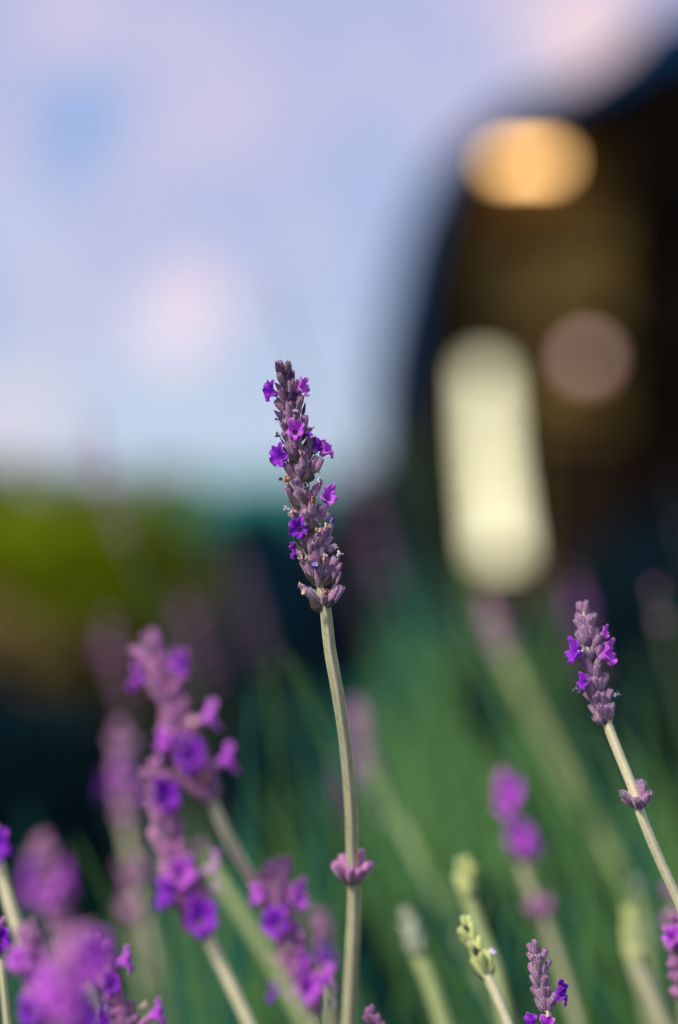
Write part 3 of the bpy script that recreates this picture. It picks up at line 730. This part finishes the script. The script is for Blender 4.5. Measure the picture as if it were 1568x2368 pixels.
def stalk(label, head, stem, whorls, pool=SOFT_CALYX, hw=10.5, ln=52, n=8, tilt=.5, stem_mat=MAT_STEM, cor=(), wit=(), sr=9, nodes=(), hair=False, csize=36, bpool=None, group=None, tipcal=3, gaps=None):
    """head, stem: [(px, py, d)] from the tip down; widths in picture units at the plane of focus"""
    hp = [W(*p) for p in head]; sp = [W(*p) for p in stem]
    pts = [(p, PX*sr*(.4+.5*i/max(1, len(hp)))) for i, p in enumerate(hp)]+[(p, PX*sr) for p in sp]
    pts += down(pts[-2][0], pts[-1][0], r=PX*sr*1.1)
    root = empty('lavender_stalk', pts[-1][0], label, 'lavender', group)
    add_stem(root, pts, stem_mat)
    ax = [p for p, r in spline([(p, 0) for p in hp+sp[:1]], 10)]
    seglen = [0]
    for a, b in zip(ax, ax[1:]): seglen.append(seglen[-1]+(b-a).length)
    def at(s):
        s *= seglen[-1]
        for i in range(len(ax)-1):
            if seglen[i+1] >= s: return ax[i].lerp(ax[i+1], (s-seglen[i])/max(1e-9, seglen[i+1]-seglen[i])), (ax[i]-ax[i+1]).normalized()
        return ax[-1], (ax[-2]-ax[-1]).normalized()
    for i in range(whorls):
        s = .06+(.94*i/max(1, whorls-1)); P, a = at(s)
        if gaps and any(g0 < s < g1 for g0, g1 in gaps): continue
        k = (tipcal if i == 0 else n)
        whorl(root, P, a, k, ln*PX*(.75 if i == 0 else 1), hw*PX*(.8 if i == 0 else 1), tilt*(.5 if i == 0 else 1), pool, i*.5+rnd.random(), hair, 2 if i % 2 == 0 or hair else 0, bpool)
    for (px, py, d, cn) in nodes:
        P = W(px, py, d); k = min(range(len(pts)-1), key=lambda i: (pts[i][0]-P).length); a = (pts[max(0, k-1)][0]-pts[k+1][0]).normalized()
        whorl(root, P, a, cn, ln*PX*1.25, hw*PX*1.05, .55, pool, 0.3, hair, 2, BRACT_G)
    for c in cor:
        px, py, deep = c[:3]; sz = (c[3] if len(c) > 3 else csize)*1.18
        d0 = min(range(len(ax)), key=lambda i: abs(W(px, py, ax[i].y+D0).z-ax[i].z)); A = ax[d0]
        P = W(px, py, A.y+D0); off = P.x-A.x; rad = 46*PX
        P = P-Vector((0, math.sqrt(max(0, rad*rad-off*off)), 0))
        o = Vector((P.x-A.x, P.y-A.y, 0)).normalized()
        add_corolla(root, P, o+Vector((rnd.uniform(-.15, .15), 0, .45)), sz*PX, deep)
        add_calyx(root, A+(P-A)*.2-Vector((0, 0, 42*PX)), P-(o+Vector((0, 0, .45))).normalized()*sz*.7*PX, hw*PX, pool, hair)
    for (px, py, kd) in wit:
        d0 = min(range(len(ax)), key=lambda i: abs(W(px, py, ax[i].y+D0).z-ax[i].z)); A = ax[d0]
        P = W(px, py, A.y+D0); off = P.x-A.x; P.y -= math.sqrt(max(0, (36*PX)**2-off*off))
        add_wither(root, P, Vector((P.x-A.x, P.y-A.y, .002)), 12*PX, kd)
    return root

# ---- 2. right spike, nearly sharp, with a separate whorl below
stalk('nearly sharp lavender spike at right with cream stem and a separate lower whorl of buds', [(1348, 1405, .528), (1360, 1480, .528), (1372, 1560, .528), (1388, 1625, .528)],
      [(1402, 1668, .528), (1430, 1740, .528), (1466, 1830, .528), (1485, 1890, .528), (1522, 1980, .53), (1580, 2110, .533)], 8, HERO_CALYX, 9.5, 44, 7, .45, MAT_STEM_CREAM,
      cor=[(1327, 1507, True, 25), (1404, 1512, False, 27), (1347, 1576, True, 17), (1396, 1462, False, 14)], wit=[(1345, 1505, 'white'), (1420, 1610, 'dark'), (1340, 1600, 'dark')],
      nodes=[(1480, 1862, .528, 7)], sr=10, hair=True)
# ---- 3. small sharp spike at the bottom right
stalk('small sharp lavender spike near the bottom edge right of centre', [(1236, 2195, .522), (1246, 2235, .522), (1254, 2290, .522)], [(1266, 2338, .522), (1262, 2400, .522)], 6, HERO_CALYX, 8.2, 38, 6, .40, MAT_STEM_CREAM,
      cor=[(1296, 2292, True, 24), (1228, 2366, True, 22), (1262, 2362, False, 20)], sr=8, hair=True)
# ---- 4, 5. the two big blurred spikes at left
dl = .447
stalk('blurred mauve spike at left, uppermost of the left cluster', [(345, 1475, dl), (375, 1560, dl), (408, 1660, dl), (445, 1760, dl)], [(487, 1850, .449), (530, 1940, .454), (585, 2040, .464), (632, 2135, .480), (730, 2380, .55)], 12,
      cor=[(318, 1568, False, 28), (412, 1535, False, 28), (486, 1657, False, 28), (443, 1745, True, 30), (527, 1757, False, 28), (384, 1712, False, 22)], wit=[(440, 1670, 'beige'), (430, 1720, 'beige'), (470, 1800, 'orange')], n=8, sr=9.5, stem_mat=MAT_STEM_CREAM)
dl = .456
stalk('blurred spike at lower left ending in three deep violet flowers above a cream stem', [(362, 1765, dl), (372, 1850, dl), (395, 1960, dl), (430, 2060, dl)], [(478, 2160, dl), (515, 2240, dl), (590, 2400, dl)], 13,
      cor=[(386, 1840, True, 30), (422, 2015, False, 30), (495, 2010, False, 32), (388, 2058, True, 28), (468, 2118, True, 34), (502, 2050, False, 20)], n=8, hw=11, sr=10, stem_mat=MAT_STEM_CREAM)
# ---- 6. softer spike further left
dl = .80
stalk('soft mauve spike left of the big blurred pair with a pale drooping stem', [(278, 1690, dl), (282, 1760, dl), (286, 1830, dl)], [(292, 1905, dl), (308, 1990, dl), (325, 2080, dl), (350, 2190, dl), (390, 2390, dl)], 6, PALE_CALYX, 15, 70, 7, .35,
      cor=[(245, 1820, True, 40), (338, 1830, False, 40), (290, 1790, False, 30)], nodes=[(318, 2040, dl, 8)], sr=18, stem_mat=MAT_STEM)
# ---- 7. lower centre spike
dl = .462
stalk('blurred lavender spike at the bottom between the cream stems and the main stem', [(638, 1995, dl), (645, 2070, dl), (665, 2160, dl), (690, 2260, dl)], [(722, 2350, dl), (740, 2420, dl)], 12,
      cor=[(598, 2068, False, 26), (688, 2070, False, 28), (640, 2128, True, 28), (712, 2275, False, 30), (758, 2262, False, 27), (636, 2290, True, 24), (700, 2212, False, 16), (612, 2205, True, 14)], wit=[(735, 2250, 'beige'), (645, 2265, 'beige'), (700, 2330, 'beige'), (760, 2325, 'white'), (668, 2190, 'beige')], n=7, sr=10)
dl = .70
stalk('faint mauve spike just behind the bottom centre spike', [(738, 2130, dl), (745, 2190, dl)], [(750, 2260, dl), (765, 2420, dl)], 4, SOFT_CALYX, 13, 60, 6, .4, cor=[(748, 2210, True, 30)], sr=14)
dl = .415
stalk('thick pale out of focus stem running down right from the lower left spike', [(470, 1960, dl), (490, 2000, dl)], [(515, 2050, dl), (575, 2140, dl), (635, 2240, dl), (720, 2400, dl)], 1, SOFT_CALYX, 6, 26, 4, .3, MAT_STEM_SAGE, sr=10)
# ---- left bottom group
dl = .76
stalk('very soft purple spike in the lower left corner, upper of that group', [(95, 1945, dl), (105, 2010, dl), (125, 2090, dl), (150, 2170, dl)], [(175, 2250, dl), (230, 2400, dl)], 9, PALE_CALYX, 14, 66, 9, .5,
      cor=[(148, 2035, False, 56), (60, 2065, False, 50), (115, 2070, False, 40), (75, 2000, True, 30)], sr=18)
dl = .488
stalk('lavender spike in the lower left corner with dry buds and one bright right hand flower', [(222, 2175, dl), (240, 2230, dl), (268, 2310, dl)], [(300, 2385, dl), (325, 2450, dl)], 8, SOFT_CALYX, 10, 44, 8, .5,
      cor=[(290, 2222, False, 28), (364, 2345, False, 28), (262, 2270, True, 20), (240, 2360, True, 26)], wit=[(325, 2330, 'beige'), (255, 2330, 'violet')], sr=10)
dl = .40
stalk('very soft close spike at the bottom left corner with large glowing orchid flowers', [(200, 2165, dl), (165, 2230, dl), (160, 2300, dl)], [(170, 2390, dl), (190, 2460, dl)], 6, PALE_CALYX, 10, 46, 8, .5,
      cor=[(218, 2200, False, 38), (196, 2230, False, 34), (122, 2285, False, 38), (150, 2310, False, 34), (205, 2350, True, 34), (95, 2250, False, 26)], sr=9)
dl = .455
stalk('blurred violet spike rising from the bottom edge at the far lower left', [(70, 2150, dl), (82, 2230, dl), (100, 2320, dl)], [(125, 2400, dl), (140, 2450, dl)], 9, SOFT_CALYX, 10, 46, 8, .5,
      cor=[(50, 2215, False, 26), (108, 2262, False, 28), (78, 2330, True, 26)], sr=9)
dl = .47
stalk('straw coloured stem leaning in from the left edge with a violet flower above', [(-30, 1890, dl), (-22, 1930, dl)], [(-12, 1965, dl), (25, 2100, dl), (70, 2240, dl), (120, 2400, dl)], 2, SOFT_CALYX, 9, 44, 6, .4, cor=[(-2, 1950, True, 30)], sr=11, stem_mat=MAT_STEM_CREAM)
stalk('purple bud cluster cut by the left edge near the bottom', [(-20, 2110, .5), (-12, 2150, .5)], [(0, 2200, .5), (20, 2400, .5)], 3, SOFT_CALYX, 9, 40, 6, .5, cor=[(8, 2165, True, 22)], sr=8)
stalk('rosy pink blurred bud beside the pale left stem', [(300, 2060, .78), (302, 2085, .78)], [(308, 2130, .78), (340, 2400, .78)], 2, PALE_CALYX, 18, 60, 6, .35, sr=12)

# ---- soft stems right of centre
dl = .84
stalk('soft pale spike right of the main stem with a pale green leaning stem', [(826, 1640, dl), (838, 1710, dl)], [(858, 1790, dl), (900, 1880, dl), (960, 1975, dl), (1030, 2100, dl), (1110, 2260, dl), (1190, 2420, dl)], 5, PALE_CALYX, 15, 66, 6, .25, MAT_STEM_SAGE, sr=24)
dl = .98
stalk('long soft green stem leaning across the right half with a rosy tip', [(1128, 1400, dl), (1138, 1440, dl)], [(1165, 1510, dl), (1240, 1660, dl), (1330, 1840, dl), (1420, 2010, dl), (1500, 2160, dl), (1600, 2380, dl)], 3, PALE_CALYX, 18, 70, 5, .2, MAT_STEM_SAGE, sr=25)
dl = .70
stalk('soft two clump purple spike standing behind between the yellow bud and the right spike', [(1162, 1790, dl), (1172, 1850, dl), (1192, 1940, dl)], [(1205, 1990, dl), (1228, 2060, dl), (1262, 2140, dl), (1300, 2250, dl), (1350, 2420, dl)], 7, SOFT_CALYX, 12, 54, 6, .4, MAT_STEM,
      cor=[(1176, 1830, False, 44), (1168, 1860, False, 36), (1198, 1935, False, 48), (1225, 1955, False, 40)], nodes=[(1250, 2115, dl, 8)], sr=14, gaps=[(.45, .7)])
dl = .63
stalk('yellow green bud on a grey stem, upper of two green buds', [(1072, 2015, dl), (1076, 2040, dl)], [(1083, 2075, dl), (1112, 2160, dl), (1150, 2260, dl), (1180, 2420, dl)], 3, GREEN_CALYX, 14, 56, 5, .24, MAT_STEM_SAGE, sr=17, bpool=BRACT_G)
dl = .545
stalk('young yellow green spike on a white stem beside the small sharp spike', [(1080, 2140, dl), (1092, 2175, dl), (1110, 2215, dl)], [(1128, 2258, dl), (1152, 2310, dl), (1195, 2420, dl)], 5, GREEN_CALYX, 9.5, 50, 4, .28, MAT_STEM_CREAM, sr=11, wit=[(1130, 2200, 'white')], bpool=BRACT_G)
dl = .64
stalk('blurred grey green bud with sage stem at the bottom centre right', [(944, 2130, dl), (954, 2165, dl)], [(968, 2210, dl), (1000, 2290, dl), (1040, 2420, dl)], 3, SAGE_CALYX, 13, 64, 6, .18, MAT_STEM_SAGE, sr=20, bpool=BRACT_G)
dl = .66
stalk('soft yellow green bud on a green stem near the right edge', [(1455, 2130, dl), (1462, 2180, dl)], [(1475, 2235, dl), (1510, 2320, dl), (1550, 2420, dl)], 3, GREEN_CALYX, 13, 72, 5, .18, MAT_STEM, sr=24, bpool=BRACT_G)
dl = .78
stalk('broad soft sage bud top behind the yellow green bud near the right edge', [(1470, 2060, dl), (1480, 2110, dl)], [(1490, 2180, dl), (1500, 2270, dl), (1520, 2420, dl)], 2, SAGE_CALYX, 14, 60, 5, .2, MAT_STEM_SAGE, sr=26, bpool=BRACT_G)
stalk('purple spike cut by the right edge low in the picture', [(1560, 2120, .56), (1566, 2190, .56), (1572, 2260, .56)], [(1580, 2310, .56), (1600, 2400, .56)], 6, SOFT_CALYX, 10, 40, 7, .55, cor=[(1550, 2160, False, 24)], sr=9)
dl = .95
stalk('soft grey green stem rising at the right edge beside the dark building', [(1515, 1370, dl), (1522, 1400, dl)], [(1532, 1450, dl), (1560, 1560, dl), (1600, 1700, dl), (1660, 1900, dl)], 2, PALE_CALYX, 10, 50, 4, .2, MAT_STEM_GREEN, sr=14)
stalk('pale bud tip poking up at the bottom edge right of the main stem', [(858, 2345, .50), (866, 2368, .50)], [(876, 2390, .50), (900, 2450, .50)], 3, PALE_CALYX, 8, 32, 5, .4, sr=8)
stalk('dull rusty bud at the right edge under the cream stem', [(1550, 2070, .66), (1556, 2100, .66)], [(1565, 2140, .66), (1590, 2400, .66)], 2, SOFT_CALYX, 13, 50, 6, .5, sr=9)

# ---- far soft spikes
far = [
    ('faint lilac spike standing against the sky above the hedge', 212, 960, 1140, 1.12, 1, 0),
    ('tiny faint lilac spike tip high in the sky left of the main spike', 628, 610, 690, 1.22, 0, 1),
    ('soft mauve spike below the hedge left of the big blurred spikes', 250, 1430, 1560, 1.15, 1, 0),
    ('soft greyish spike under the hedge corner', 430, 1370, 1500, 1.5, 1, 0),
    ('dark plum spike between hedge and main spike', 545, 1290, 1440, 1.7, 0, 0),
    ('dark plum spike just right of the main spike', 832, 1080, 1250, 1.6, 0, 0),
    ('soft purple spike below the building behind the right spike', 1315, 1330, 1470, 1.35, 1, 0),
    ('dim purple spike at the right edge against the dark building', 1562, 1110, 1250, 1.45, 0, 1),
    ('soft blue grey spike behind the lower main stem', 795, 1760, 1860, 1.1, 1, 0),
    ('soft violet spike behind the lower whorl of the right spike', 1440, 1940, 2060, 1.2, 0, 0),
]
for lb, x, y0, y1, d, pl, thin in far:
    h = y1-y0; sc = d/D0*(.55 if thin else 1)
    stalk(lb, [(x, y0, d), (x+h*.1, (y0+y1)/2, d), (x+h*.22, y1, d)], [(x+h*.4, y1+h*.6, d), (x+h*.9+60, y1+h+300, d), (x+260, y1+h+900, d)], 6 if not thin else 3,
          PALE_CALYX if pl else SOFT_CALYX, 9*sc*.6, 40*sc*.6, 5, .4, MAT_STEM_GREEN, cor=[(x+rnd.uniform(-20, 30), y0+h*t, False, 20*sc*.7) for t in ((.55,) if pl else ())], sr=7*sc*.7)
